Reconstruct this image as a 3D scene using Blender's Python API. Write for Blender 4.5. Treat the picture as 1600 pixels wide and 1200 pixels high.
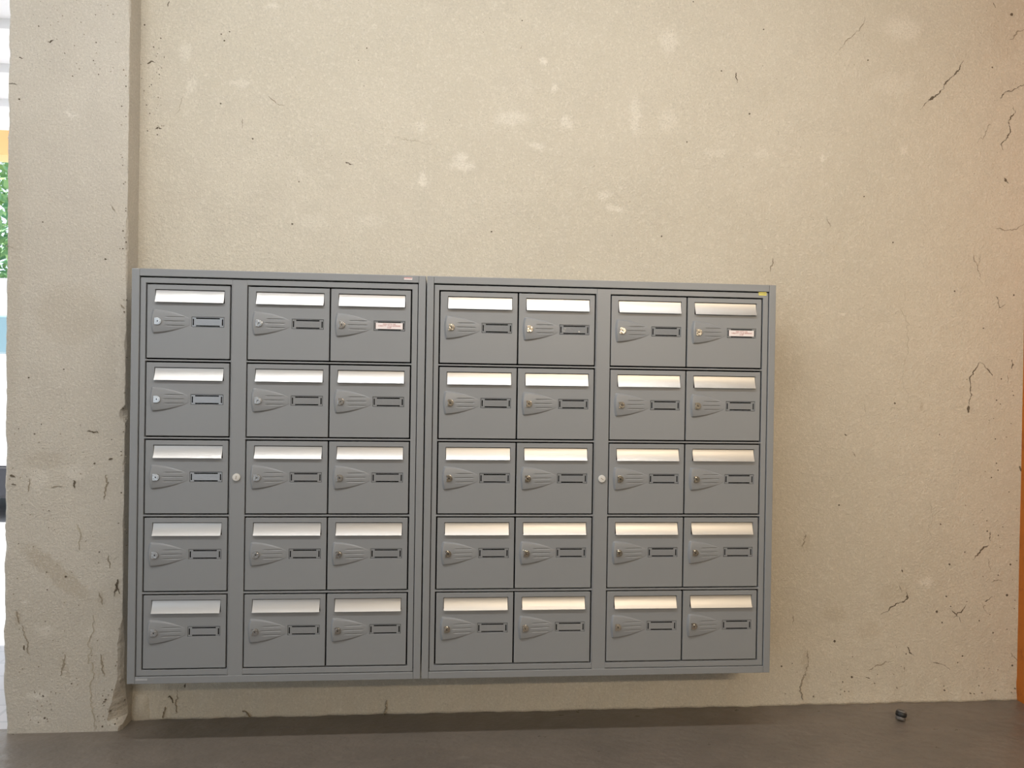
import bpy, bmesh, math, random
from mathutils import Vector, Matrix

for o in list(bpy.data.objects):
    bpy.data.objects.remove(o)
S = bpy.context.scene
C = S.collection
random.seed(7)

# ------------------------------------------------------------------ camera
CAM = Vector((0.0, -2.778, 1.335))
RIGHT = Vector((0.99619766, -0.08579487, 0.01514805))
DOWN = Vector((0.01464449, -0.00649575, -0.99987166))
FWD = Vector((0.08588226, 0.99629165, -0.00521463))
cd = bpy.data.cameras.new('camera')
cd.sensor_width = 36.0
cd.lens = 27.0                       # 1200 px on a 1600 px frame
cd.clip_start = 0.02
cam = bpy.data.objects.new('camera', cd)
M = Matrix.Identity(4)
for i in range(3):
    M[i][0] = RIGHT[i]; M[i][1] = -DOWN[i]; M[i][2] = -FWD[i]; M[i][3] = CAM[i]
cam.matrix_world = M
C.objects.link(cam)
S.camera = cam

# ------------------------------------------------------------------ view, sky, lamps
S.view_settings.view_transform = 'Standard'
S.view_settings.look = 'None'
S.view_settings.gamma = 1.0
S.view_settings.use_curve_mapping = False
S.view_settings.exposure = 0.12
S.cycles.use_denoising = True
S.cycles.max_bounces = 6
S.cycles.diffuse_bounces = 4
S.cycles.sample_clamp_indirect = 6.0

W = bpy.data.worlds.new('sky'); S.world = W; W.use_nodes = True
wn = W.node_tree.nodes; wl = W.node_tree.links
bg = wn['Background']
bg.inputs['Color'].default_value = (0.80, 0.92, 1.05, 1)
bg.inputs['Strength'].default_value = 1.35

def area(name, loc, sx, sy, power, col, rot=(0, 0, 0)):
    l = bpy.data.lights.new(name, 'AREA'); l.shape = 'RECTANGLE'
    l.size = sx; l.size_y = sy; l.energy = power; l.color = col
    o = bpy.data.objects.new(name, l); o.location = loc; o.rotation_euler = rot
    C.objects.link(o); return o
sd = bpy.data.lights.new('sun', 'SUN'); sd.energy = 9.5; sd.angle = math.radians(1.0); sd.color = (1.0, 0.96, 0.90)
sun = bpy.data.objects.new('sun', sd); C.objects.link(sun)
sun.rotation_euler = Vector((0.604, 0.219, -0.766)).to_track_quat('-Z', 'Y').to_euler()
# two rows of ceiling tubes that run parallel to the mailbox wall
area('ceiling_tube_near', (-0.28, -1.54, 3.20), 3.3, 0.08, 40, (0.95, 1.0, 1.06), (math.radians(45), 0, 0))
area('ceiling_tube_near_down', (-0.28, -1.56, 3.20), 3.3, 0.08, 12, (1.0, 0.84, 0.66))
far = area('ceiling_spot_far', (1.7, -6.10, 3.15), 1.8, 0.10, 39, (1.0, 0.82, 0.60), (math.radians(77), 0, math.radians(-8)))
far.data.spread = math.radians(88)

# ------------------------------------------------------------------ helpers
def ray(px, py, Y):
    d = RIGHT * ((px - 800) / 1200) + DOWN * ((py - 600) / 1200) + FWD
    return CAM + d * ((Y - CAM.y) / d.y)

def mat(name, base, rough=0.5, metal=0.0, spec=0.5, emit=None, strength=0):
    m = bpy.data.materials.new(name); m.use_nodes = True
    b = m.node_tree.nodes['Principled BSDF']
    b.inputs['Base Color'].default_value = (*base, 1)
    b.inputs['Roughness'].default_value = rough
    b.inputs['Metallic'].default_value = metal
    b.inputs['Specular IOR Level'].default_value = spec
    if emit:
        b.inputs['Emission Color'].default_value = (*emit, 1)
        b.inputs['Emission Strength'].default_value = strength
    return m

class NT:
    def __init__(s, m): s.m = m; s.n = m.node_tree.nodes; s.l = m.node_tree.links; s.b = s.n['Principled BSDF']
    def coord(s): 
        t = s.n.new('ShaderNodeTexCoord'); return t.outputs['Object']
    def noise(s, vec, scale, detail=4, rough=0.55, out='Fac'):
        t = s.n.new('ShaderNodeTexNoise'); t.inputs['Scale'].default_value = scale
        t.inputs['Detail'].default_value = detail; t.inputs['Roughness'].default_value = rough
        s.l.new(vec, t.inputs['Vector']); return t.outputs[out]
    def vor(s, vec, scale, rnd=1.0):
        t = s.n.new('ShaderNodeTexVoronoi'); t.inputs['Scale'].default_value = scale
        t.inputs['Randomness'].default_value = rnd
        s.l.new(vec, t.inputs['Vector']); return t.outputs['Distance']
    def ramp(s, f, a, b, lo=0.0, hi=1.0):
        t = s.n.new('ShaderNodeMapRange'); t.interpolation_type = 'SMOOTHSTEP'
        t.inputs['From Min'].default_value = a; t.inputs['From Max'].default_value = b
        t.inputs['To Min'].default_value = lo; t.inputs['To Max'].default_value = hi
        s.l.new(f, t.inputs['Value']); return t.outputs['Result']
    def math(s, op, a, b=None):
        t = s.n.new('ShaderNodeMath'); t.operation = op
        for i, v in enumerate((a, b)):
            if v is None: continue
            if isinstance(v, (int, float)): t.inputs[i].default_value = v
            else: s.l.new(v, t.inputs[i])
        return t.outputs[0]
    def vmath(s, op, a, b):
        t = s.n.new('ShaderNodeVectorMath'); t.operation = op
        for i, v in enumerate((a, b)):
            if isinstance(v, (tuple, list, Vector)): t.inputs[i].default_value = v
            else: s.l.new(v, t.inputs[i])
        return t.outputs['Value'] if op in ('LENGTH', 'DISTANCE') else t.outputs[0]
    def mix(s, f, a, b):
        t = s.n.new('ShaderNodeMix'); t.data_type = 'RGBA'
        if isinstance(f, (int, float)): t.inputs[0].default_value = f
        else: s.l.new(f, t.inputs[0])
        for i, v in ((6, a), (7, b)):
            if isinstance(v, (tuple, list)): t.inputs[i].default_value = (*v, 1)
            else: s.l.new(v, t.inputs[i])
        return t.outputs[2]
    def bump(s, h, strength, dist, prev=None):
        t = s.n.new('ShaderNodeBump'); t.inputs['Strength'].default_value = strength
        t.inputs['Distance'].default_value = dist; s.l.new(h, t.inputs['Height'])
        if prev is not None: s.l.new(prev, t.inputs['Normal'])
        return t.outputs['Normal']
    def patch(s, vecd, c, rx, rz, soft=0.5, ang=0.0):
        """soft blotch round c (in the wall plane), vecd is already distorted"""
        d = s.vmath('SUBTRACT', vecd, c)
        if ang:
            r = s.n.new('ShaderNodeVectorRotate'); r.rotation_type = 'Y_AXIS'
            r.inputs['Angle'].default_value = -ang; s.l.new(d, r.inputs['Vector']); d = r.outputs[0]
        d = s.vmath('MULTIPLY', d, (1 / rx, 0.0, 1 / rz))
        t = s.n.new('ShaderNodeVectorMath'); t.operation = 'LENGTH'; s.l.new(d, t.inputs[0])
        return s.ramp(t.outputs['Value'], 1.0 + soft, 1.0 - soft)

def link(name, me, material, parent=None, **props):
    o = bpy.data.objects.new(name, me); C.objects.link(o)
    if material is not None:
        for m in (material if isinstance(material, (list, tuple)) else [material]): me.materials.append(m)
    if parent is not None: o.parent = parent
    for k, v in props.items(): o[k] = v
    return o

def mesh(name, verts, faces, smooth=False):
    me = bpy.data.meshes.new(name); me.from_pydata([tuple(v) for v in verts], [], faces); me.update()
    bm = bmesh.new(); bm.from_mesh(me)
    bmesh.ops.recalc_face_normals(bm, faces=bm.faces); bm.to_mesh(me); bm.free()
    if smooth:
        for p in me.polygons: p.use_smooth = True
    return me

def box_bm(bm, x0, x1, y0, y1, z0, z1):
    v = [bm.verts.new((x, y, z)) for x in (x0, x1) for y in (y0, y1) for z in (z0, z1)]
    for f in ((0, 1, 3, 2), (4, 6, 7, 5), (0, 4, 5, 1), (2, 3, 7, 6), (0, 2, 6, 4), (1, 5, 7, 3)):
        bm.faces.new([v[i] for i in f])

def bm_mesh(name, bm, bevel=0.0, seg=1, smooth=False):
    bmesh.ops.recalc_face_normals(bm, faces=bm.faces)
    if bevel:
        e = [e for e in bm.edges if e.is_manifold and e.calc_face_angle(0) > 0.6]
        bmesh.ops.bevel(bm, geom=e, offset=bevel, segments=seg, affect='EDGES', profile=0.6)
    me = bpy.data.meshes.new(name); bm.to_mesh(me); bm.free()
    if smooth:
        for p in me.polygons: p.use_smooth = True
    return me

def boxes(name, lst, bevel=0.0, seg=1):
    bm = bmesh.new()
    for b in lst: box_bm(bm, *b)
    return bm_mesh(name, bm, bevel, seg)

def plate(name, x0, x1, z0, z1, yf, yb, holes, bevel=0.0):
    """upright sheet with rectangular holes (x0,x1,z0,z1)"""
    xs = sorted({round(v, 6) for v in [x0, x1] + [h[i] for h in holes for i in (0, 1)]})
    zs = sorted({round(v, 6) for v in [z0, z1] + [h[i] for h in holes for i in (2, 3)]})
    def solid(i, j):
        if i < 0 or j < 0 or i >= len(xs) - 1 or j >= len(zs) - 1: return False
        cx = (xs[i] + xs[i + 1]) / 2; cz = (zs[j] + zs[j + 1]) / 2
        return not any(h[0] < cx < h[1] and h[2] < cz < h[3] for h in holes)
    bm = bmesh.new(); V = {}
    def v(i, j, k):
        if (i, j, k) not in V: V[i, j, k] = bm.verts.new((xs[i], yf if k == 0 else yb, zs[j]))
        return V[i, j, k]
    for i in range(len(xs) - 1):
        for j in range(len(zs) - 1):
            if not solid(i, j): continue
            for k in (0, 1): bm.faces.new([v(i, j, k), v(i + 1, j, k), v(i + 1, j + 1, k), v(i, j + 1, k)])
            for (di, dj, a, b) in ((-1, 0, (0, 0), (0, 1)), (1, 0, (1, 0), (1, 1)), (0, -1, (0, 0), (1, 0)), (0, 1, (0, 1), (1, 1))):
                if not solid(i + di, j + dj):
                    bm.faces.new([v(i + a[0], j + a[1], 0), v(i + b[0], j + b[1], 0), v(i + b[0], j + b[1], 1), v(i + a[0], j + a[1], 1)])
    return bm_mesh(name, bm, bevel)

def cyl(name, r, y0, y1, n=32, bevel=0.0):
    bm = bmesh.new()
    a = [bm.verts.new((r * math.cos(2 * math.pi * i / n), y0, r * math.sin(2 * math.pi * i / n))) for i in range(n)]
    b = [bm.verts.new((v.co.x, y1, v.co.z)) for v in a]
    bm.faces.new(a); bm.faces.new(b)
    for i in range(n): bm.faces.new([a[i], a[(i + 1) % n], b[(i + 1) % n], b[i]])
    return bm_mesh(name, bm, bevel)

def empty(name, loc, **p):
    o = bpy.data.objects.new(name, None); o.location = loc; o.empty_display_size = 0.1; C.objects.link(o)
    for k, v in p.items(): o[k] = v
    return o

# ------------------------------------------------------------------ materials of the setting
WALL_Y = 0.30
PIL_Y = 0.20
def plaster(name, base, light, patches, stains_shade, Y, dens):
    m = mat(name, base, 0.92, 0, 0.25); t = NT(m); co = t.coord()
    n1 = t.noise(co, 1.3, 5); n2 = t.noise(co, 9, 5, 0.6); n3 = t.noise(co, 160, 3, 0.7)
    wob = t.n.new('ShaderNodeTexNoise'); wob.inputs['Scale'].default_value = 28; wob.inputs['Detail'].default_value = 6
    wob.inputs['Roughness'].default_value = 0.7
    t.l.new(co, wob.inputs['Vector'])
    off = t.vmath('MULTIPLY', t.vmath('SUBTRACT', wob.outputs['Color'], (0.5, 0.5, 0.5)), (0.075, 0.0, 0.075))
    cd_ = t.vmath('ADD', co, off)
    dark = tuple(c * 0.80 for c in base)
    col = t.mix(t.ramp(n1, 0.3, 0.7), base, tuple(c * f for c, f in zip(base, (0.93, 0.925, 0.91))))
    col = t.mix(t.ramp(n2, 0.38, 0.72, 0, 0.55), col, tuple(c * 0.90 for c in base))
    # faint lighter trowel rubs
    n4 = t.noise(co, 5.5, 6, 0.68)
    rub = t.math('MULTIPLY', t.ramp(n4, 0.60, 0.74), t.ramp(t.noise(co, 45, 4, 0.7), 0.42, 0.62))
    col = t.mix(t.math('MULTIPLY', rub, 0.5), col, light)
    if patches:
        acc = None
        for (px, py, rx, ry, k) in patches:
            p = ray(px, py, Y); s = (Y - CAM.y) / 1200
            f = t.math('MULTIPLY', t.patch(cd_, (p.x, Y, p.z), rx * s, ry * s, 0.5), min(1, k * 1.15))
            acc = f if acc is None else t.math('MAXIMUM', acc, f)
        col = t.mix(t.math('MULTIPLY', acc, t.ramp(t.noise(co, 120, 4, .75), .34, .60, .35, 1.0)), col, light)
    if stains_shade:
        acc = None
        for (px, py, rx, ry, ang, k) in stains_shade:
            p = ray(px, py, Y); s = (Y - CAM.y) / 1200
            f = t.math('MULTIPLY', t.patch(cd_, (p.x, Y, p.z), rx * s, ry * s, 0.3, math.radians(ang)), k)
            acc = f if acc is None else t.math('MAXIMUM', acc, f)
        col = t.mix(acc, col, tuple(c * f for c, f in zip(base, (0.80, 0.765, 0.71))))
    # sand grain and pits
    col = t.mix(t.ramp(n3, 0.32, 0.50, 0.85, 0), col, dark)
    col = t.mix(t.ramp(t.noise(co, 105, 4, .75), 0.50, 0.68, 0, 0.5), col, light)
    pit = t.math('MULTIPLY', t.ramp(t.vor(co, 55), 0.11, 0.06), t.ramp(t.noise(co, 2.6, 3), dens, dens + 0.16))
    col = t.mix(t.math('MULTIPLY', pit, 0.75), col, tuple(c * 0.28 for c in base))
    t.l.new(col, t.b.inputs['Base Color'])
    nb = t.bump(t.noise(co, 105, 4, 0.75), 0.9, 0.006)
    nb = t.bump(n2, 0.35, 0.02, nb)
    nb = t.bump(pit, 0.6, -0.004, nb)
    t.l.new(nb, t.b.inputs['Normal'])
    return m

WALL_PATCHES = [(799, 184, 26, 10, .6), (884, 191, 11, 9, .8), (719, 246, 11, 7, .8), (722, 259, 19, 8, .8), (660, 279, 7, 10, .9),
    (848, 94, 5, 7, .8), (867, 139, 5, 7, .8), (657, 197, 11, 7, .6), (837, 229, 11, 6, .7), (992, 182, 10, 28, .6), (944, 304, 11, 7, .6),
    (959, 326, 15, 5, .7), (486, 349, 22, 10, .35), (580, 345, 22, 9, .35), (424, 11, 10, 6, .6), (1409, 44, 29, 20, .55), (1397, 131, 34, 18, .3),
    (1045, 64, 14, 18, .6), (1287, 246, 6, 5, .8), (1412, 236, 8, 7, .6), (1045, 190, 16, 16, .4), (1447, 909, 11, 9, .7), (300, 134, 7, 12, .5),
    (375, 130, 12, 6, .5), (292, 80, 8, 14, .45), (1315, 491, 4, 2, .8), (1120, 238, 18, 6, .4), (1190, 240, 12, 6, .4)]
WALL_STAINS_SHADE = [(1305, 960, 20, 12, 0, .5), (1358, 985, 18, 14, 0, .4), (1400, 925, 30, 16, 0, .35), (1442, 635, 4, 6, 0, .8), (1258, 848, 10, 16, 0, .5),
    (1260, 1040, 5, 34, -6, .6), (1585, 30, 45, 60, 0, .18), (1232, 560, 22, 60, 0, .22)]  # last entry paints the soft shadow on the wall beside the cabinet
PIL_PATCHES = [(112, 178, 10, 4, .7), (59, 1086, 12, 5, .7), (118, 740, 12, 12, .4), (60, 745, 12, 25, .3), (80, 880, 5, 3, .9), (40, 940, 5, 4, .6),
    (70, 985, 12, 6, .5), (150, 990, 14, 8, .35), (178, 1118, 9, 14, .6), (38, 1012, 4, 6, .7), (186, 560, 5, 60, .3), (60, 1126, 22, 4, .5)]
PIL_STAINS = [(88, 895, 62, 14, 41, .85), (70, 720, 26, 13, 0, .5), (110, 490, 48, 42, 0, .45), (100, 1042, 5, 18, -20, .7), (159, 1040, 3, 18, 8, .7),
    (158, 935, 4, 12, 12, .7), (28, 966, 4, 12, 12, .8), (20, 420, 14, 200, 0, .35), (180, 920, 6, 12, 0, .5), (100, 1000, 120, 70, 0, .18)]
M_WALL = plaster('beige_plaster', (0.61, 0.551, 0.446), (0.74, 0.68, 0.575), WALL_PATCHES, WALL_STAINS_SHADE, WALL_Y, 0.56)
M_PIL = plaster('pillar_plaster', (0.575, 0.523, 0.442), (0.72, 0.67, 0.585), PIL_PATCHES, PIL_STAINS, PIL_Y, 0.50)
M_ROOM = mat('room_plaster', (0.56, 0.48, 0.36), 0.9, 0, 0.2)
M_CEIL = mat('ceiling_paint', (0.70, 0.66, 0.58), 0.9, 0, 0.2)
M_ORANGE = mat('orange_paint', (0.50, 0.15, 0.02), 0.55, 0, 0.4)
t = NT(M_ORANGE); co = t.coord()
t.l.new(t.mix(t.ramp(t.noise(co, 14, 5, .7), .5, .75), (0.52, 0.155, 0.018), (0.36, 0.095, 0.012)), t.b.inputs['Base Color'])
t.l.new(t.bump(t.noise(co, 60, 4, .7), .4, .004), t.b.inputs['Normal'])

M_FLOOR = mat('painted_concrete_floor', (0.10, 0.085, 0.07), 0.5, 0, 0.55)
t = NT(M_FLOOR); co = t.coord()
st = t.n.new('ShaderNodeMapping'); st.inputs['Scale'].default_value = (1.0, 1.5, 1.0); st.inputs['Rotation'].default_value = (0, 0, 0.7)
t.l.new(co, st.inputs['Vector']); sv = st.outputs[0]
n1 = t.noise(sv, 2.2, 6, .6); n2 = t.noise(sv, 11, 6, .65)
col = t.mix(t.ramp(n1, .32, .7), (0.185, 0.156, 0.130), (0.145, 0.124, 0.105))
col = t.mix(t.ramp(n2, .55, .75, 0, .6), col, (0.225, 0.195, 0.165))
spk = t.math('MULTIPLY', t.ramp(t.vor(co, 34), .07, .03), t.ramp(t.noise(co, 3.5, 3), .56, .66))
col = t.mix(spk, col, (0.36, 0.33, 0.28))
col = t.mix(t.math('MULTIPLY', t.ramp(t.vor(sv, 23), .06, .03), t.ramp(t.noise(co, 5, 2), .5, .6)), col, (0.03, 0.025, 0.02))
t.l.new(col, t.b.inputs['Base Color'])
t.l.new(t.ramp(n2, .3, .75, .27, .48), t.b.inputs['Roughness'])
nb = t.bump(t.noise(sv, 6, 4, .55), .35, .03); nb = t.bump(t.noise(co, 120, 3, .6), .25, .002, nb)
t.l.new(nb, t.b.inputs['Normal'])

M_PAVE = mat('pale_paving', (0.62, 0.60, 0.60), 0.8)
t = NT(M_PAVE); co = t.coord()
br = t.n.new('ShaderNodeTexBrick'); br.inputs['Scale'].default_value = 1.6; br.inputs['Mortar Size'].default_value = .012
br.inputs['Color1'].default_value = (.64, .62, .63, 1); br.inputs['Color2'].default_value = (.58, .57, .58, 1); br.inputs['Mortar'].default_value = (.54, .53, .54, 1)
t.l.new(co, br.inputs['Vector']); t.l.new(br.outputs['Color'], t.b.inputs['Base Color'])

M_MARK = mat('crack_brown', (0.13, 0.105, 0.075), 0.95, 0, 0.1)  # dark brown of the cracks and pits
M_SCUFF = mat('grey_scuff', (0.30, 0.255, 0.19), 0.95, 0, 0.1)
M_FAINT = mat('faint_line', (0.45, 0.40, 0.31), 0.95, 0, 0.1)

# ------------------------------------------------------------------ setting
FX0, FX1, FY0 = -9.0, 2.452, -7.2
floor = link('floor', mesh('floor', [(FX0, FY0, 0), (3.2, FY0, 0), (3.2, 0.6, 0), (-1.61, 0.6, 0), (-1.61, 0.24, 0), (FX0, 0.24, 0)], [(0, 1, 2, 3, 4, 5)]), M_FLOOR, kind='structure', label='dark grey brown painted concrete floor')
pave = link('floor_outside', boxes('floor_outside', [(-16, -1.60, 0.24, 14, -0.20, -0.004), (-1.60, 8, 0.62, 14, -0.20, -0.004)]), M_PAVE, kind='structure', label='pale sunlit paving outside')

# back wall: a gently uneven sheet with real thickness, ragged where it meets the floor
def fbm(x, z, s):
    return (math.sin(x * 3.1 * s + 1.3) * math.sin(z * 2.7 * s + .4) + .5 * math.sin(x * 7.3 * s + 2.1 + z * 3.3 * s) + .3 * math.sin(z * 11.7 * s - x * 5.1 * s))
nx, nz = 120, 90
vs = []; fs = []
X0, X1, ZT = -1.24, 2.452, 3.30
for j in range(nz + 1):
    for i in range(nx + 1):
        x = X0 + (X1 - X0) * i / nx; z = ZT * (j / nz) ** 1.3
        y = WALL_Y + 0.0016 * fbm(x, z, 1.0)
        if z < 0.09: y -= 0.010 * (1 - z / 0.09) ** 2 * (0.6 + 0.4 * math.sin(x * 9) * math.sin(x * 23 + 1)) + 0.003 * math.sin(x * 61)
        vs.append((x, y, z))
for j in range(nz):
    for i in range(nx):
        a = j * (nx + 1) + i; fs.append((a, a + 1, a + nx + 2, a + nx + 1))
k = len(vs); vs += [(X0, .55, 0), (X1, .55, 0), (X1, .55, ZT), (X0, .55, ZT)]
fs.append((k, k + 1, k + 2, k + 3))
fs.append(tuple(range(0, nx + 1)) + (k + 1, k)); fs.append(tuple(nz * (nx + 1) + i for i in range(nx + 1)) + (k + 2, k + 3))
wall_back = link('wall_back', mesh('wall_back', vs, fs, True), M_WALL, kind='structure', label='beige plastered wall behind the mailboxes')
for p in wall_back.data.polygons[-3:]: p.use_smooth = False

# pillar at the left, chipped along its right edge
_rt = [random.uniform(-1, 1) for _ in range(4096)]
def vn(x, seed=0):
    i = math.floor(x); f = x - i; f = f * f * (3 - 2 * f)
    a_, b_ = _rt[(i + seed * 57) % 4096], _rt[(i + 1 + seed * 57) % 4096]
    return a_ + (b_ - a_) * f
def sm_(a): a = max(0., min(1., a)); return a * a * (3 - 2 * a)
def chip(z):
    c = 0.0030 + 0.0014 * vn(z * 22, 1) + 0.0011 * vn(z * 75, 2)
    c += 0.0035 * max(0, vn(z * 9, 3) - .55) * 3
    c += 0.017 * math.exp(-((z - 1.185) / 0.028) ** 4)
    c += 0.006 * math.exp(-((z - 1.00) / 0.03) ** 2)
    if z < 0.42:
        u = min(1, (0.42 - z) / 0.09); c += 0.015 * u
        if z < 0.19: c += 0.027 * min(1, (0.19 - z) / 0.12) ** 1.2
        if z < 0.035: c -= 0.040 * min(1, (0.035 - z) / 0.012)
        c += (0.0030 * vn(z * 34, 4) + 0.0012 * vn(z * 110, 5)) * u
    return max(c, 0.001)
vs = []; fs = []; NZ = 330; K = 12
for j in range(NZ + 1):
    z = ZT * j / NZ; c = chip(z); e = 0.0045 + 0.0020 * vn(z * 16, 6) + 0.0011 * vn(z * 60, 7) + 0.006 * max(0, vn(z * 7, 8) - .6)
    xl = -1.6215 + e * .7 + 0.008 * (1 - z / 2.6) + (0.012 * sm_((0.22 - z) / 0.20) if z < .22 else 0); xr = -1.190
    b = 0.0012 * fbm(0.3, z, 2.0)
    ring = [(xl + .012, .95), (xl, .24), (xl + e * .2, PIL_Y + e * .9 + b), (xl + e + .004, PIL_Y + b), (-1.50, PIL_Y + b), (-1.36, PIL_Y - b), (xr - c - .035, PIL_Y + b * .5),
            (xr - c, PIL_Y + .0008), (xr - c * .55 + .0015 * vn(z * 40, 9), PIL_Y + c * .45 + .0012 * vn(z * 60, 10)), (xr - .0008, PIL_Y + c * 1.15 + .002), (xr, WALL_Y + .02), (xr, .95)]
    vs += [(x, y, z) for x, y in ring]
for j in range(NZ):
    for i in range(K):
        a = j * K + i; b = j * K + (i + 1) % K; fs.append((a, b, b + K, a + K))
fs.append(tuple(range(K))); fs.append(tuple(NZ * K + i for i in range(K)))
wall_left = link('wall_left', mesh('wall_left', vs, fs), M_PIL, kind='structure', label='beige plastered pillar with chipped lower corner at the left')

trim_3 = link('trim_3', boxes('trim_3', [(2.452, 2.70, -0.30, 0.55, 0, 3.30)]), M_ORANGE, kind='structure', label='orange painted return of the wall at the right edge')
wall_right = link('wall_right', boxes('wall_right', [(2.70, 2.90, -7.2, 0.55, 0, 3.30)]), M_ROOM, kind='structure', label='beige side wall of the hall')
wall_front = link('wall_front', boxes('wall_front', [(-2.4, 2.90, -7.40, -7.2, 0, 3.30)]), M_ROOM, kind='structure', label='beige wall opposite the mailboxes')
ceiling = link('ceiling', boxes('ceiling', [(-6.0, -1.645, -7.4, 0.20, 3.30, 3.50), (-1.645, 2.90, -7.4, 0.95, 3.30, 3.50)]), M_CEIL, kind='structure', label='pale ceiling of the hall')

# plaster lump in the inner corner at the pillar's foot
bm = bmesh.new(); bmesh.ops.create_icosphere(bm, subdivisions=3, radius=1)
for v in bm.verts:
    n = 1 + .12 * math.sin(v.co.x * 5 + 1) * math.sin(v.co.z * 4) + .05 * math.sin(v.co.z * 13 + v.co.x * 9)
    v.co = Vector((v.co.x * .042 * n, v.co.y * .017 * n, v.co.z * .072 * n))
lump = link('plaster_lump', bm_mesh('plaster_lump', bm, smooth=True), M_WALL, wall_back); lump.location = (-1.158, .303, .03)

# ------------------------------------------------------------------ cracks, scratches, holes in the plaster
ncr = 0
def proud(x, z, Y):
    if Y == PIL_Y: return Y - .0022
    y = Y + 0.0016 * fbm(x, z, 1.0) - .0008
    if z < 0.09: y -= 0.010 * (1 - z / 0.09) ** 2 * 1.0 + .003
    return y
def crack(pts, w, m, parent, Y, name='crack', rough=0.16):
    """a thin jagged split in the plaster: pts in photo pixels, w in pixels at its widest"""
    s = (Y - CAM.y) / 1200
    P = [ray(x, y, Y) for x, y in pts]
    def frac(a, b, depth):
        if depth == 0 or (b - a).length < .0035: return [a]
        d = b - a; m_ = (a + b) / 2 + Vector((-d.z, 0, d.x)) * random.gauss(0, rough * (.35, .55, .8, 1.1, 1.3)[5 - depth])
        return frac(a, m_, depth - 1) + frac(m_, b, depth - 1)
    Q = []
    for a, b in zip(P, P[1:]): Q += frac(a, b, 5)
    Q.append(P[-1]); n = len(Q); vs = []; fs = []; wv = random.uniform(.4, 1)
    for i, q in enumerate(Q):
        d = (Q[min(i + 1, n - 1)] - Q[max(i - 1, 0)]); d.y = 0
        if d.length < 1e-6: d = Vector((1, 0, 0))
        d.normalize(); nn = Vector((-d.z, 0, d.x))
        u = i / max(1, n - 1); tap = min(1, 5 * u + .2, 2.2 * (1 - u) + .12)
        wv = max(.25, min(1.25, wv + random.gauss(0, .28)))
        hw = w * s * .47 * tap * wv
        for sg in (-1, 1):
            pt = q + nn * hw * sg
            vs.append((pt.x, proud(pt.x, pt.z, Y), pt.z))
    k = len(vs); vs += [(x, Y + .004, z) for x, y, z in vs]
    for i in range(n - 1):
        a = 2 * i; fs += [(a, a + 1, a + 3, a + 2), (a, a + 2, a + 2 + k, a + k), (a + 1, a + 1 + k, a + 3 + k, a + 3)]
    return link(name, mesh(name, vs, fs), m, parent)
def hole(px, py, r, m, parent, Y, name='pit'):
    s = (Y - CAM.y) / 1200; c = ray(px, py, Y); n = 9; r *= 0.85; ph = random.random() * 6
    ring = [(c.x + r * s * math.cos(6.283 * i / n) * random.uniform(.7, 1.2), c.z + r * s * math.sin(6.283 * i / n) * random.uniform(.7, 1.2)) for i in range(n)]
    vs = [(x, proud(x, z, Y), z) for x, z in ring] + [(x, Y + .004, z) for x, z in ring]
    fs = [tuple(range(n))] + [(i, (i + 1) % n, (i + 1) % n + n, i + n) for i in range(n)]
    return link(name, mesh(name, vs, fs), m, parent)

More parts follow.
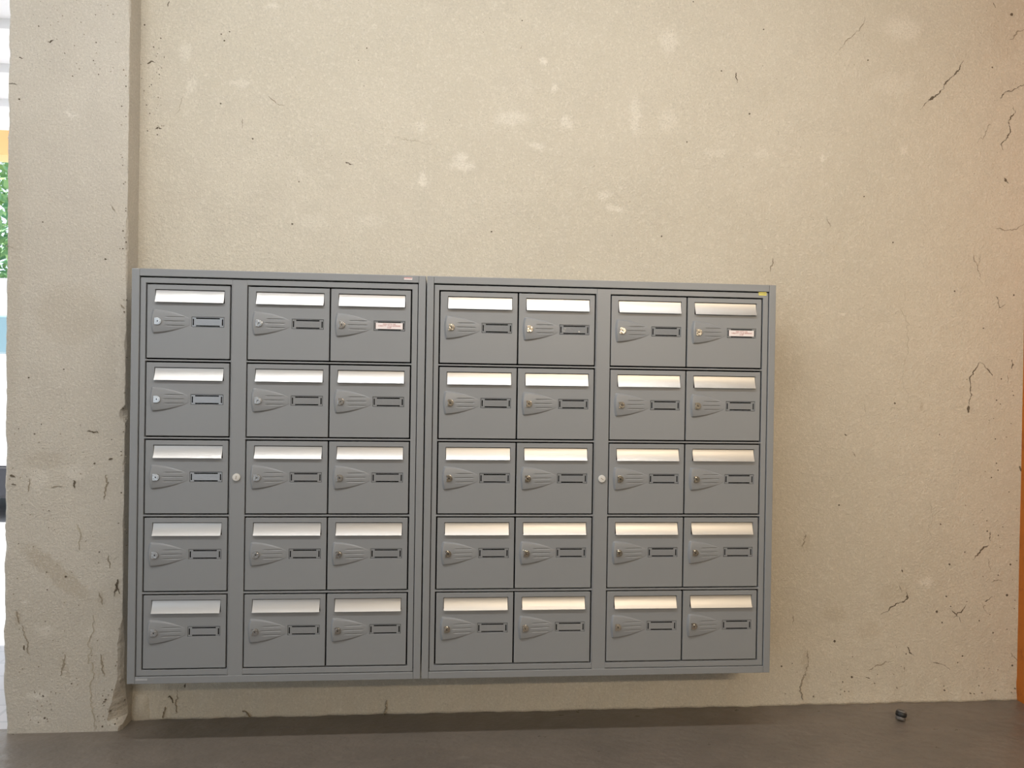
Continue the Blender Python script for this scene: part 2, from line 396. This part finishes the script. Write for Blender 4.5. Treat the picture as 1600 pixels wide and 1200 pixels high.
D, G, L_ = M_MARK, M_SCUFF, M_FAINT
for pts, w, m in [
    ([(1506, 94), (1499, 109), (1480, 127), (1456, 154), (1446, 161), (1438, 172)], 2.0, D), ([(1459, 150), (1453, 157)], 4.0, D),
    ([(1351, 26), (1332, 56), (1319, 69), (1307, 83)], 1.3, G), ([(1149, 114), (1152, 130)], 1.3, D), ([(1562, 153), (1585, 139), (1600, 131)], 1.8, D),
    ([(1584, 167), (1577, 195), (1579, 204), (1564, 225), (1568, 235)], 2.0, D), ([(1549, 195), (1527, 224)], 1.3, G), ([(1569, 278), (1577, 287)], 4.5, D),
    ([(1532, 397), (1527, 420), (1535, 445)], 1.2, G), ([(1519, 398), (1527, 420)], 1.2, G), ([(1208, 403), (1203.6, 425)], 2.0, G),
    ([(1600, 45), (1577, 62)], 2.0, G), ([(1555, 358), (1585, 358), (1600, 350)], 1.5, G), ([(1292, 339), (1298, 354)], 1.3, G), ([(1215, 203), (1217.5, 211)], 1.2, G),
    ([(1552, 4), (1556, 12)], 2.5, D), ([(539.5, 253), (552, 257)], 1.8, D), ([(816, 71), (812, 77)], 1.3, G), ([(420, 150), (434, 163), (445, 165)], 1.1, G),
    ([(616, 213), (640, 219), (676, 224)], 1.0, L_), ([(1529, 566), (1520, 585), (1514.5, 589), (1516, 605), (1514, 625), (1512.5, 645)], 1.5, D), ([(1512.5, 634), (1512.5, 645)], 4.2, D),
    ([(1529, 566), (1544, 579)], 1.0, G), ([(1543, 577), (1550, 587)], 4.5, D), ([(1556, 463), (1561, 481), (1571, 475)], 1.5, D), ([(1580, 562), (1581, 576)], 1.8, D),
    ([(1574, 586), (1574, 600)], 1.2, G), ([(1592, 728), (1597, 740)], 2.2, D), ([(1331, 705), (1337, 714)], 1.5, G), ([(1319, 678), (1324, 681)], 1.6, D),
    ([(1415, 455), (1415, 560), (1414.5, 638)], 1.0, L_), ([(1390, 639), (1415, 639)], 1.0, L_), ([(1545, 852), (1534, 859), (1531, 864), (1520, 875)], 2.2, D),
    ([(1547, 831), (1549, 846)], 1.6, D), ([(1416, 925), (1419.5, 934), (1412, 940.5), (1401, 943), (1390, 951), (1376, 961)], 1.8, D), ([(1417, 930), (1418, 936)], 3.2, D),
    ([(1259, 835), (1254, 855)], 2.6, G), ([(1539, 940), (1551, 932)], 1.8, D), ([(1535, 942), (1545, 960)], 1.3, G), ([(1487, 954), (1499, 964), (1502, 974)], 1.4, D),
    ([(1510, 944), (1500, 957), (1490, 966)], 1.4, D), ([(1417, 1010), (1421, 1020), (1429, 1025)], 1.7, D), ([(1355, 1047), (1375, 1039), (1397, 1032)], 1.5, G),
    ([(1352, 1058), (1360, 1060)], 1.8, D), ([(1457, 1035), (1475, 1039), (1485, 1047)], 1.5, D), ([(1262, 1016), (1259, 1049), (1253, 1092)], 2.4, G), ([(1239, 962), (1239.5, 977)], 1.5, G),
    ([(1545, 875), (1548, 890)], 2.2, G), ([(1454, 782), (1453.5, 845)], 1.0, L_), ([(1550, 910), (1560, 906), (1567, 909)], 1.5, G), ([(1580, 1020), (1592, 1034)], 1.8, D),
    ([(1409, 925), (1405, 915)], 1.3, G), ([(1409, 890), (1411, 895)], 1.8, D), ([(1413, 1042), (1413, 1047)], 1.8, G),
    ([(262.5, 1089), (266, 1088), (269, 1092), (271, 1098)], 2.0, D), ([(289.7, 1068), (288.8, 1075)], 2.0, D), ([(279, 1070), (275.6, 1095), (274.7, 1114)], 1.2, G), ([(258, 1104), (256, 1120)], 1.2, G),
    ([(604, 1094), (600, 1118)], 2.0, G), ([(380, 1109), (392, 1119)], 2.0, G), ([(265, 2), (262, 11)], 2.0, D), ([(230, 100), (236, 96), (243, 98)], 2.0, D), ([(379, 185), (377, 202)], 1.2, G),
    ([(242, 202), (247, 199), (253, 201)], 2.2, D), ([(285, 150), (281, 172), (272, 182)], 1.2, L_), ([(1350, 630), (1352, 645)], 1.0, L_), ([(926, 262), (931, 258)], 1.3, G)]:
    crack(pts, w, m, wall_back, WALL_Y)
for x, y, r in [(1034, 369, 1.6), (1395, 379, 1.6), (1171, 178, 1.8), (1356, 94, 1.6), (1127, 111, 1.6), (1073, 222, 1.3), (1350, 307, 1.3), (1193, 46, 1.4), (1083, 3, 1.4), (1581, 23, 3.2),
    (456.6, 350, 1.8), (768, 362, 1.7), (467, 284, 1.2), (816, 32, 1.2), (573, 75, 1.2), (1398, 630, 1.9), (1479, 932, 2.0), (1464, 956, 2.6), (1472, 973, 1.7), (1304, 1002, 2.4), (1311, 789, 1.7),
    (1484, 882, 2.0), (1579, 882, 2.2), (1574, 930, 2.6), (1221, 1041, 1.8), (1552, 989, 1.6), (1536, 513, 1.4), (1584, 461, 1.6), (1491, 455, 1.6), (1564, 592, 1.4), (226, 39, 1.6), (351, 64, 1.5),
    (346, 54, 1.3), (359, 50, 1.3), (345, 162, 1.5), (395, 217, 1.6), (1468, 679, 1.2), (1470, 819, 1.6), (1543, 830, 1.5), (1551, 105, 1.6), (1331, 1058, 2.2), (1457, 1110, 1.2), (1504, 1025, 1.6), (1582, 1040, 2.0)]:
    hole(x, y, r, D, wall_back, WALL_Y)
for i in range(34): hole(random.gauss(246, 12), random.uniform(60, 215), random.uniform(.6, 1.3), random.choice((D, G)), wall_back, WALL_Y)
for i in range(60): hole(1592 - abs(random.gauss(0, 45)), random.uniform(560, 1085), random.uniform(.6, 1.5), random.choice((D, G)), wall_back, WALL_Y)
for i in range(30): hole(random.uniform(1225, 1590), random.uniform(1010, 1088), random.uniform(.6, 1.4), random.choice((D, G)), wall_back, WALL_Y)
for i in range(40): hole(random.uniform(380, 1590), random.uniform(5, 410), random.uniform(.5, .9), random.choice((G, G, D)), wall_back, WALL_Y)
for pts, w, m in [([(14, 131), (20, 130), (27, 132.5)], 1.6, D), ([(30, 90), (36, 92)], 1.6, D), ([(77, 66), (84, 63)], 1.8, D), ([(26, 955), (28, 966), (31, 974)], 2.6, G), ([(35, 977), (40, 995), (46, 1022)], 1.3, G),
    ([(38, 1008), (38.4, 1016)], 1.8, D), ([(102, 1022), (99, 1040), (95, 1056)], 2.4, G), ([(157, 1022), (162, 1056)], 2.0, G), ([(184, 905), (182, 918), (178, 932)], 2.6, D), ([(180, 912), (187, 928)], 1.6, D),
    ([(155, 925), (160, 945)], 2.4, G), ([(145.5, 960), (146, 1060), (145.5, 1140)], 1.2, L_), ([(120, 820), (126, 832), (125, 860)], 1.6, L_), ([(115, 750), (116.5, 763)], 2.4, D), ([(16, 742), (24, 746)], 3.0, D),
    ([(18, 756), (25, 758)], 2.4, D), ([(46, 748), (45, 768)], 1.6, G), ([(136, 674), (154, 677)], 1.6, D), ([(80, 762), (98, 760)], 1.4, G), ([(166, 742), (163, 780)], 1.4, G), ([(170, 718), (176, 716)], 2.2, D),
    ([(173, 320), (181, 331)], 1.2, G), ([(188, 476), (195, 482)], 1.4, G), ([(8, 384), (25, 390)], 1.6, L_), ([(170, 868), (172, 888)], 1.2, G)]:
    crack(pts, w, m, wall_left, PIL_Y)
for x, y, r in [(103, 901, 1.8), (148, 724, 1.8), (54, 678, 1.2), (165, 405, 1.7), (45, 590, 1.4), (100, 577, 1.3), (67, 347, 1.2), (30, 155, 1.4), (70, 1122, 1.6), (112, 1068, 1.4), (165, 1093, 1.8), (160, 1135, 1.6)]:
    hole(x, y, r, D, wall_left, PIL_Y)
for i in range(45): hole(random.choice((random.gauss(62, 20), random.gauss(168, 9))), random.uniform(1075, 1134), random.uniform(.5, 1.2), random.choice((D, G)), wall_left, PIL_Y)
for i in range(60): hole(random.uniform(14, 190), random.uniform(660, 1070), random.uniform(.5, 1.1), random.choice((D, G, G)), wall_left, PIL_Y)
for i in range(40): hole(198 - abs(random.gauss(0, 6)), random.uniform(100, 900), random.uniform(.6, 1.3), random.choice((D, G)), wall_left, PIL_Y)
for i in range(30): hole(random.uniform(60, 185), random.uniform(5, 120), random.uniform(.5, 1.0), random.choice((G, G, D)), wall_left, PIL_Y)

# ------------------------------------------------------------------ mailbox materials
M_PAINT = mat('grey_powder_coat', (0.238, 0.244, 0.249), 0.42, 0, 0.5)
t = NT(M_PAINT); co = t.coord()
t.l.new(t.bump(t.noise(co, 700, 2, .6), .12, .0006), t.b.inputs['Normal'])
t.l.new(t.ramp(t.noise(co, 7, 4, .6), .3, .7, .38, .48), t.b.inputs['Roughness'])
M_INNER_SHADE = mat('interior_shade', (0.005, 0.005, 0.005), 0.9, 0, 0.0)  # near-black standing in for the shade inside boxes and slots
M_ALU = mat('brushed_aluminium', (0.57, 0.555, 0.535), 0.42, 1.0)
t = NT(M_ALU); co = t.coord()
mp = t.n.new('ShaderNodeMapping'); mp.inputs['Scale'].default_value = (6, 900, 900); t.l.new(co, mp.inputs['Vector'])
t.l.new(t.ramp(t.noise(mp.outputs[0], 1.0, 3, .6), .3, .7, .40, .50), t.b.inputs['Roughness'])
t.l.new(t.bump(t.noise(mp.outputs[0], 1.0, 2, .5), .08, .0005), t.b.inputs['Normal'])
M_CHROME = mat('chrome', (0.56, 0.54, 0.51), 0.20, 1.0)
t = NT(M_CHROME); co = t.coord()
t.l.new(t.bump(t.noise(co, 160, 3, .6), .25, .003), t.b.inputs['Normal'])
M_KEY = mat('keyhole_black', (0.02, 0.018, 0.016), 0.5)
M_CLEAR = mat('clear_name_plate', (0.230, 0.237, 0.243), 0.08, 0, 0.6)
M_CLEAR.node_tree.nodes['Principled BSDF'].inputs['Coat Weight'].default_value = 0.55
M_CLEAR.node_tree.nodes['Principled BSDF'].inputs['Coat IOR'].default_value = 1.8
t = NT(M_CLEAR); co = t.coord()
t.l.new(t.bump(t.noise(co, 55, 3, .6), .35, .004), t.b.inputs['Normal'])
M_WHITE = mat('white_plastic', (0.62, 0.60, 0.56), 0.45)
M_STICK = mat('sticker_paper', (0.80, 0.72, 0.70), 0.5)
M_RED = mat('red_print', (0.36, 0.06, 0.05), 0.6)
M_YEL = mat('yellow_sticker', (0.75, 0.66, 0.16), 0.5)
M_DKP = mat('dark_print', (0.10, 0.08, 0.05), 0.6)
M_PLATE = mat('maker_plate', (0.38, 0.38, 0.385), 0.4, 0.0)

# ------------------------------------------------------------------ mailbox door and its pieces (local: x right from the left joint, z up from the top joint, -y out)
PW, PH, GAP = 0.286, 0.2617, 0.0026
FLAP = (0.029, 0.2645, -0.0645, -0.0195)
NAME = (0.1532, 0.2638, -0.1490, -0.1130)
me_door = plate('mailbox_door', GAP, PW - GAP, -PH + GAP, -GAP, 0.0, 0.014, [FLAP, NAME], 0.0009)
# mail flap: a concave strip whose lower edge swings out
vs = []; fs = []; N = 12; fx0, fx1 = 0.0306, 0.2630; zt, zb = -0.0218, -0.0640; th = 0.0016
prof = []
for i in range(N + 1):
    u = i / N; prof.append((0.0040 - 0.0135 * u ** 1.7, zt + (zb - zt) * u))
n = len(prof)
for x in (fx0, fx1):
    vs += [(x, y, z) for y, z in prof] + [(x, y + th, z + .0002) for y, z in prof]
m2 = 2 * n
for i in range(n - 1):
    fs += [(i, i + 1, m2 + i + 1, m2 + i), (n + i, m2 + n + i, m2 + n + i + 1, n + i + 1), (i, n + i, n + i + 1, i + 1), (m2 + i, m2 + i + 1, m2 + n + i + 1, m2 + n + i)]
fs += [(0, m2, m2 + n, n), (n - 1, 2 * n - 1, m2 + 2 * n - 1, m2 + n - 1)]
me_flap = mesh('mail_flap', vs, fs)
for p in me_flap.polygons: p.use_smooth = True
me_flap.set_sharp_from_angle(angle=math.radians(30))
# raised grip around the lock, with three grooves
def sm(a): a = max(0., min(1., a)); return a * a * (3 - 2 * a)
GZ = -0.1310
xs = [0.0135 + 0.0016 * i for i in range(9)] + [0.028 + 0.0034 * i for i in range(36)]
zs = [-0.0475 + 0.00095 * i for i in range(101)]
vs = []; fs = []
for z in zs:
    for x in xs:
        hh = 0.0445 * (1 - 0.60 * max(0, (x - 0.021) / 0.122) ** 1.75)
        xl = 0.0150 + 0.0062 * (z / 0.0445) ** 2
        H = 0.0125 * (1 - 0.90 * max(0, min(1, (x - 0.022) / 0.122)))
        h = H * sm((hh - abs(z)) / 0.0060) * (0.52 + 0.48 * (1 - min(1, abs(z) / hh) ** 2)) * sm((x - xl) / 0.0090)
        for gz, g0, g1 in ((0.0155, .070, .1265), (0.0005, .064, .1275), (-0.0145, .070, .1265)):
            if g0 - .003 < x < g1 + .003:
                k = sm((x - g0 + .003) / .004) * sm((g1 + .003 - x) / .004)
                h -= 0.0026 * k * math.exp(-((z - gz) / 0.00130) ** 2)
        vs.append((x, 0.0006 - max(h, 0), GZ + z))
w = len(xs)
for j in range(len(zs) - 1):
    for i in range(w - 1):
        a = j * w + i; fs.append((a, a + 1, a + w + 1, a + w))
k = len(vs)
vs += [(xs[0], .003, GZ + zs[0]), (xs[-1], .003, GZ + zs[0]), (xs[-1], .003, GZ + zs[-1]), (xs[0], .003, GZ + zs[-1])]
me_grip = mesh('raised_grip', vs[:k], fs, True)
for p in me_grip.polygons:
    if p.normal.y > 0: p.flip()
# lock: D shaped bezel, round cylinder, keyhole
bm = bmesh.new()
def dshape(bm, y0, y1, sc, mi):
    pts = [(-0.0108, 0.0118), (-0.0108, -0.0118), (0, -0.0122)] + [(0.0122 * math.sin(a), -0.0122 * math.cos(a)) for a in [math.pi * i / 12 for i in range(1, 12)]] + [(0, 0.0122)]
    pts = [(x * sc, z * sc) for x, z in pts]
    a = [bm.verts.new((x, y0, z)) for x, z in pts]; b = [bm.verts.new((x, y1, z)) for x, z in pts]
    f = [bm.faces.new(a), bm.faces.new(b)] + [bm.faces.new([a[i], a[(i + 1) % len(a)], b[(i + 1) % len(a)], b[i]]) for i in range(len(a))]
    for q in f: q.material_index = mi
def disc(bm, r, y0, y1, mi, n=24, cx=0, cz=0, sx=1):
    a = [bm.verts.new((cx + sx * r * math.cos(6.28318 * i / n), y0, cz + r * math.sin(6.28318 * i / n))) for i in range(n)]
    b = [bm.verts.new((v.co.x, y1, v.co.z)) for v in a]
    for q in [bm.faces.new(a), bm.faces.new(b)] + [bm.faces.new([a[i], a[(i + 1) % n], b[(i + 1) % n], b[i]]) for i in range(n)]: q.material_index = mi
dshape(bm, -0.0132, -0.004, 1.0, 0)
disc(bm, 0.0086, -0.0142, -0.0120, 0)
disc(bm, 0.0020, -0.0146, -0.0141, 1, 12)
box_bm(bm, -0.0005, 0.0005, -0.0145, -0.0141, -0.0040, 0.0040)
me_lock = bm_mesh('lock', bm, 0.0007, 2)
for p in me_lock.polygons:
    c = p.center
    if c.y < -0.01405 and (c.x ** 2 + c.z ** 2 < 0.0021 ** 2 and c.y < -.01445 or abs(c.x) < .0007 and abs(c.z) < .0042 and p.area < 2e-5): p.material_index = 1
# name plate: sheet in the black shade colour behind a clear insert whose slots show it
me_back = boxes('name_recess', [(NAME[0] - .002, NAME[1] + .002, 0.0100, 0.0115, NAME[2] - .002, NAME[3] + .002)])
a0, a1, b0, b1 = NAME[0] + .0012, NAME[1] - .0012, NAME[2] + .0012, NAME[3] - .0012
me_ins = plate('name_insert', a0, a1, b0, b1, 0.0006, 0.0022, [
    (a0 + .0026, a0 + .0064, b0 + .0055, b1 - .0060), (a1 - .0064, a1 - .0026, b0 + .0055, b1 - .0060),
    (a0 + .0135, a1 - .0135, b1 - .0057, b1 - .0018), (a0 + .0135, a1 - .0135, b0 + .0014, b0 + .0053)], 0.0004)

link_first = {}
def add_mat(me, *m):
    for x in m: me.materials.append(x)
add_mat(me_door, M_PAINT); add_mat(me_flap, M_ALU); add_mat(me_grip, M_PAINT); add_mat(me_lock, M_CHROME, M_KEY); add_mat(me_back, M_INNER_SHADE); add_mat(me_ins, M_CLEAR)

def child(name, me, parent, loc=(0, 0, 0)):
    o = bpy.data.objects.new(name, me); o.parent = parent; o.location = loc; C.objects.link(o); return o

def text_mesh(body, size, width=None):
    cu = bpy.data.curves.new('lettering', 'FONT'); cu.body = body; cu.size = size; cu.align_x = 'CENTER'; cu.align_y = 'CENTER'
    cu.extrude = 0.0001; cu.space_line = 0.95; cu.resolution_u = 2; cu.offset = size * .012
    o = bpy.data.objects.new('lettering', cu); C.objects.link(o)
    dg = bpy.context.evaluated_depsgraph_get(); dg.update()
    me = bpy.data.meshes.new_from_object(o.evaluated_get(dg)); bpy.data.objects.remove(o)
    me.transform(Matrix.Rotation(math.pi / 2, 4, 'X'))
    if width:
        xs_ = [v.co.x for v in me.vertices]; me.transform(Matrix.Diagonal((width / (max(xs_) - min(xs_)), 1, 1, 1)))
    me.materials.clear(); return me
ME_TEXT = []
for body, wd in (('DANS CETTE CASE', .044), ('CABLE PTT + PLAN REPERAGE', .078), ('CLEF', .015)):
    m_ = text_mesh(body, 0.0060, wd); m_.materials.append(M_RED); ME_TEXT.append(m_)

Z0 = 1.335
ROW_T = [Z0 + v for v in (0.3176, 0.0456, -0.2264, -0.4984, -0.7704)]
OT, GT, GB, OB = Z0 + .3690, Z0 + .3410, Z0 - 1.0553, Z0 - 1.0810
GT2 = GT
def mailbox_door(cab, loc, w, sticker=False):
    d = child('mailbox_door', me_door, cab, loc); d.scale = (w / PW, 1, 1)
    child('mail_flap', me_flap, d); child('raised_grip', me_grip, d); child('lock', me_lock, d, (0.0425, 0, GZ))
    child('name_recess', me_back, d); child('name_insert', me_ins, d)
    if sticker:
        cx, cz = (NAME[0] + NAME[1]) / 2, (NAME[2] + NAME[3]) / 2
        s_ = child('notice_sticker', me_sticker, d, (cx - .0005, 0, cz)); s_['label'] = 'white sticker with three lines of red print'
        for mt, dz in zip(ME_TEXT, (.0062, .0000, -.0062)): child('sticker_lettering', mt, d, (cx - .0005, -.0012, cz + dz))
me_sticker = boxes('notice_sticker', [(-.0478, .0478, -.0010, .0006, -.0112, .0108)], .0002); me_sticker.materials.append(M_STICK)
me_mlock = cyl('master_lock', .0132, -.0065, .004, 36, .0016); me_mlock.materials.append(M_WHITE)
me_slot = boxes('lock_slot', [(-.0011, .0011, -.0069, -.0060, -.0060, .0060)]); me_slot.materials.append(M_SCUFF)
me_ring = cyl('lock_core', .0078, -.0072, -.0060, 28, .0004); me_ring.materials.append(M_WHITE)

def cabinet(label, xo0, xo1, g0, g1, groups, mull, rot, sticker_col):
    base = empty('mailbox_cabinet', ((xo0 + xo1) / 2, 0.15, OB), label=label, category='mailbox cabinet', group='mailbox cabinets mounted on the plastered wall')
    inv = Matrix.Translation(-Vector(base.location))
    def part(name, me, m=M_PAINT):
        me.transform(inv); return link(name, me, m, base)
    yb = WALL_Y + .0
    # shell
    part('casing', boxes('casing', [(xo0 + .0012, xo0 + .0032, .03, yb, OB + .001, OT - .001), (xo1 - .0032, xo1 - .0012, .03, yb, OB + .001, OT - .001),
        (xo0 + .0012, xo1 - .0012, .03, yb, OT - .003, OT - .001), (xo0 + .0012, xo1 - .0012, .03, yb, OB + .001, OB + .003)]))
    part('inner_shade_panel', boxes('inner_shade_panel', [(xo0 + .004, xo1 - .004, .040, .044, OB + .004, OT - .004)]), M_INNER_SHADE)  # black sheet added so the gaps and flap openings read as shaded
    f0, f1 = g0 - .0012, g1 + .0012
    part('frame_post', boxes('frame_post', [(xo0, f0, -.003, .036, OB, OT)], .0022, 2))
    part('frame_post', boxes('frame_post', [(f1, xo1, -.003, .036, OB, OT)], .0022, 2))
    top = part('frame_rail', boxes('frame_rail', [(f0 + .0003, f1 - .0003, -.003, .036, GT + .0024, OT)], .0016, 2))
    bot = part('frame_rail', boxes('frame_rail', [(f0 + .0003, f1 - .0003, -.003, .036, OB, GB - .0012)], .0016, 2))
    # two opening leaves, each a pierced sheet, and the strip between them
    leaves = []
    for gi, cols in enumerate(groups):
        lx0 = g0 + .0014 if gi == 0 else mull[1] - .0004
        lx1 = mull[0] + .0004 if gi == 0 else g1 - .0014
        holes = [(cols[0] - .0024, cols[-1] + .0024, zt_ - PH - .0024, zt_ + .0024) for zt_ in ROW_T]
        leaves.append(part('door_leaf', plate('door_leaf', lx0, lx1, GB + .0012, GT - .0024, .0012, .020, holes, .0008)))
    mu = part('mullion', boxes('mullion', [(mull[0] + .0008, mull[1] - .0008, .0004, .020, GB - .0022, GT - .0026)], .0009))
    cz = ROW_T[2] - .1310; cx = (mull[0] + mull[1]) / 2 + mull[2]
    ml = child('master_lock', me_mlock, mu, Vector((cx, 0, cz)) - base.location); ml['label'] = 'round white lock cap'
    a = child('lock_core', me_ring, mu, Vector((cx, 0, cz)) - base.location)
    a = child('lock_slot', me_slot, mu, Vector((cx, -.0009, cz)) - base.location); a.rotation_euler.y = rot
    for cols in groups:
        for c0, c1 in zip(cols, cols[1:]):
            for r, zt_ in enumerate(ROW_T):
                mailbox_door(base, Vector((c0, 0.0016, zt_)) - base.location, c1 - c0, r == 0 and (c0, c1) == sticker_col)
    return base, top, bot, leaves

A = [-1.0439, -0.7579]; B = [-0.7002, -0.4134, -0.1266]
Cc = [-0.0255, 0.2585, 0.5425]; Dd = [0.5998, 0.8862, 1.1733]
cabL, topL, botL, _ = cabinet('narrower grey steel mailbox cabinet with three columns of doors, beside the pillar', -1.0930, -0.0764, -1.0653, -0.1032, [A, B], (-.7529, -.7008, -.003), .1, (B[1], B[2]))
cabR, topR, botR, leavesR = cabinet('wider grey steel mailbox cabinet with four columns of doors, on the right', -0.0722, 1.2240, -0.0462, 1.1971, [Cc, Dd], (.5475, .5992, .002), -.9, (Dd[1], Dd[2]))

# small stickers on the frames
def sticker(parent, root, px, py, w, h, lines, m_base, m_line, name, Yf):
    p = ray(px, py, Yf)
    me = boxes(name, [(-w / 2, w / 2, -.0006, .0006, -h / 2, h / 2)]); s_ = link(name, me, m_base, parent)
    s_.location = Vector((p.x, Yf - .0004, p.z)) - root.location
    if lines:
        s2 = link(name + '_print', boxes(name + '_print', [(a * w - w / 2, b * w - w / 2, -.0009, -.0005, c * h - h / 2, d * h - h / 2) for a, b, c, d in lines]), m_line, parent)
        s2.location = s_.location
sticker(topL, cabL, 637.8, 435.3, .0295, .0085, [(.0 + .075 * i, .055 + .075 * i, .55, .92) for i in range(13)], M_STICK, M_RED, 'maker_sticker', -.003)
sticker(leavesR[1], cabR, 1191.5, 459.2, .0300, .0120, [(.06 + .085 * i, .12 + .085 * i, .42, .66) for i in range(11)], M_YEL, M_DKP, 'yellow_sticker', .0012)
sticker(botL, cabL, 221, 1062, .0400, .0070, [], M_PLATE, None, 'maker_plate', -.003)

# ------------------------------------------------------------------ small cap lying on the floor
cap = empty('rubber_cap', ray(1406, 1124, 0.17), label='small black and grey round cap lying on the floor by the wall', category='cap')
fp = CAM + (RIGHT * ((1406.5 - 800) / 1200) + DOWN * ((1126 - 600) / 1200) + FWD) * (-CAM.z / (RIGHT.z * (1406.5 - 800) / 1200 + DOWN.z * (1126 - 600) / 1200 + FWD.z))
cap.location = (fp.x, fp.y, 0.0)
def lathe(name, prof, n=28):
    vs = []; fs = []
    for r, z in prof:
        vs += [(r * math.cos(6.28318 * i / n), r * math.sin(6.28318 * i / n), z) for i in range(n)]
    for j in range(len(prof) - 1):
        for i in range(n): fs.append((j * n + i, j * n + (i + 1) % n, (j + 1) * n + (i + 1) % n, (j + 1) * n + i))
    fs.append(tuple(range(n))); fs.append(tuple((len(prof) - 1) * n + i for i in range(n)))
    me = mesh(name, vs, fs)
    for p in me.polygons: p.use_smooth = len(p.vertices) == 4
    return me
M_RUB = mat('black_rubber', (0.012, 0.012, 0.012), 0.45); M_GRY = mat('grey_cap_metal', (0.13, 0.118, 0.108), 0.4)
tilt = Matrix.Translation((0, 0, .0045)) @ Matrix.Rotation(math.radians(13), 4, 'Y') @ Matrix.Rotation(math.radians(-6), 4, 'X')
for nm, pr, m in (('base_ring', [(.0165, 0), (.0185, .002), (.0185, .011), (.0175, .013)], M_GRY), ('rubber_band', [(.0180, .0125), (.0205, .015), (.0205, .027), (.0185, .0295)], M_RUB),
                  ('top_ring', [(.0180, .029), (.0180, .034), (.0165, .0365), (.0130, .0370), (.0125, .0340), (.0040, .0335)], M_GRY), ('hollow_core', [(.0122, .0330), (.0122, .0350), (.0100, .0352)], M_RUB)):
    me = lathe(nm, pr); me.transform(tilt); link(nm, me, m, cap)

# ------------------------------------------------------------------ outside, seen in the gap left of the pillar
M_BEAM = mat('pale_soffit', (0.78, 0.78, 0.78), 0.8); M_GREYB = mat('grey_beam', (0.50, 0.49, 0.49), 0.8)
M_ORB = mat('orange_beam_paint', (0.80, 0.40, 0.16), 0.6)
link('ceiling_outside', boxes('ceiling_outside', [(-5, -1.75, .96, 4.2, 3.42, 3.55)] + [(-5, -1.75, 1.3 + .7 * i, 1.36 + .7 * i, 3.36, 3.42) for i in range(4)]), M_BEAM, kind='structure', label='pale porch soffit outside')
link('trim_1', boxes('trim_1', [(-5, -1.75, 4.2, 4.45, 3.62, 4.05), (-5, -1.75, 4.2, 4.30, 3.5, 3.62)]), M_GREYB, kind='structure', label='grey edge beam of the porch')
link('trim_2', boxes('trim_2', [(-5.5, -1.75, 4.7, 4.95, 3.34, 3.60)]), M_ORB, kind='structure', label='orange beam outside')

M_VAN = mat('white_car_paint', (0.85, 0.85, 0.86), 0.25); M_GLASS = mat('tinted_glass', (0.20, 0.32, 0.38), 0.08); M_TYRE = mat('tyre_black', (0.02, 0.022, 0.03), 0.6); M_HUB = mat('wheel_grey', (0.4, 0.4, 0.42), 0.35, 0.8)
van = empty('van', (-3.9, 5.3, 0), label='white van with black lower trim parked outside left of the pillar', category='van')
def vp(name, me, m): return link(name, me, m, van)
bm = bmesh.new(); box_bm(bm, -2.3, 2.3, -.95, .95, .50, 1.42); box_bm(bm, -2.2, 1.7, -.88, .88, 1.40, 2.18)
vp('body', bm_mesh('body', bm, .06, 3), M_VAN)
for x0_, x1_ in ((-2.0, -1.2), (-1.1, -.3), (-.2, .6), (.7, 1.55)):
    vp('side_window', boxes('side_window', [(x0_, x1_, -.90, -.86, 1.50, 1.84)], .015), M_GLASS)
vp('sill_trim', boxes('sill_trim', [(-2.28, 2.28, -.94, .94, .22, .52)], .03), M_TYRE)
for x_ in (-1.55, -.15 if False else 1.5):
    for y_ in (-.86, .86):
        wh = link('wheel', None, None, van) if False else None
        me = cyl('wheel', .33, -.11, .11, 36, .02); me.materials.append(M_TYRE)
        wv = child('wheel', me, van, (x_, y_, .33)); hb = cyl('hub', .19, -.12, .12, 24, .01); hb.materials.append(M_HUB); child('hub', hb, wv)

M_LEAF = mat('leaf_green', (0.16, 0.34, 0.12), 0.5); M_BARK = mat('bark', (0.16, 0.12, 0.09), 0.9)
t = NT(M_LEAF); oi = t.n.new('ShaderNodeTexCoord')
t.l.new(t.mix(t.ramp(t.noise(oi.outputs['Object'], 3, 4, .7), .35, .65), (0.10, 0.27, 0.13), (0.30, 0.46, 0.16)), t.b.inputs['Base Color'])
def tree(x, y, h, r, label):
    tr = empty('tree', (x, y, 0), label=label, category='tree')
    link('trunk', lathe('trunk', [(.16, 0), (.12, 1.0), (.09, h * .6), (.03, h * .9)], 10), M_BARK, tr)
    vs = []; fs = []
    for i in range(6500):
        d = Vector((random.gauss(0, 1), random.gauss(0, 1), random.gauss(0, 1))).normalized() * (random.random() ** .4)
        c = Vector((d.x * r, d.y * r, h * .58 + d.z * h * .42)); s_ = random.uniform(.05, .11)
        u = Vector((random.gauss(0, 1), random.gauss(0, 1), random.gauss(0, 1))).normalized(); v_ = u.orthogonal().normalized()
        k_ = len(vs); vs += [c - u * s_, c + v_ * s_ * .5, c + u * s_, c - v_ * s_ * .5]; fs.append((k_, k_ + 1, k_ + 2, k_ + 3))
    me = bpy.data.meshes.new('foliage'); me.from_pydata([tuple(q) for q in vs], [], fs); link('foliage', me, M_LEAF, tr, kind='stuff')
tree(-7.6, 10.2, 5.7, 2.1, 'leafy green tree outside, beyond the white van')
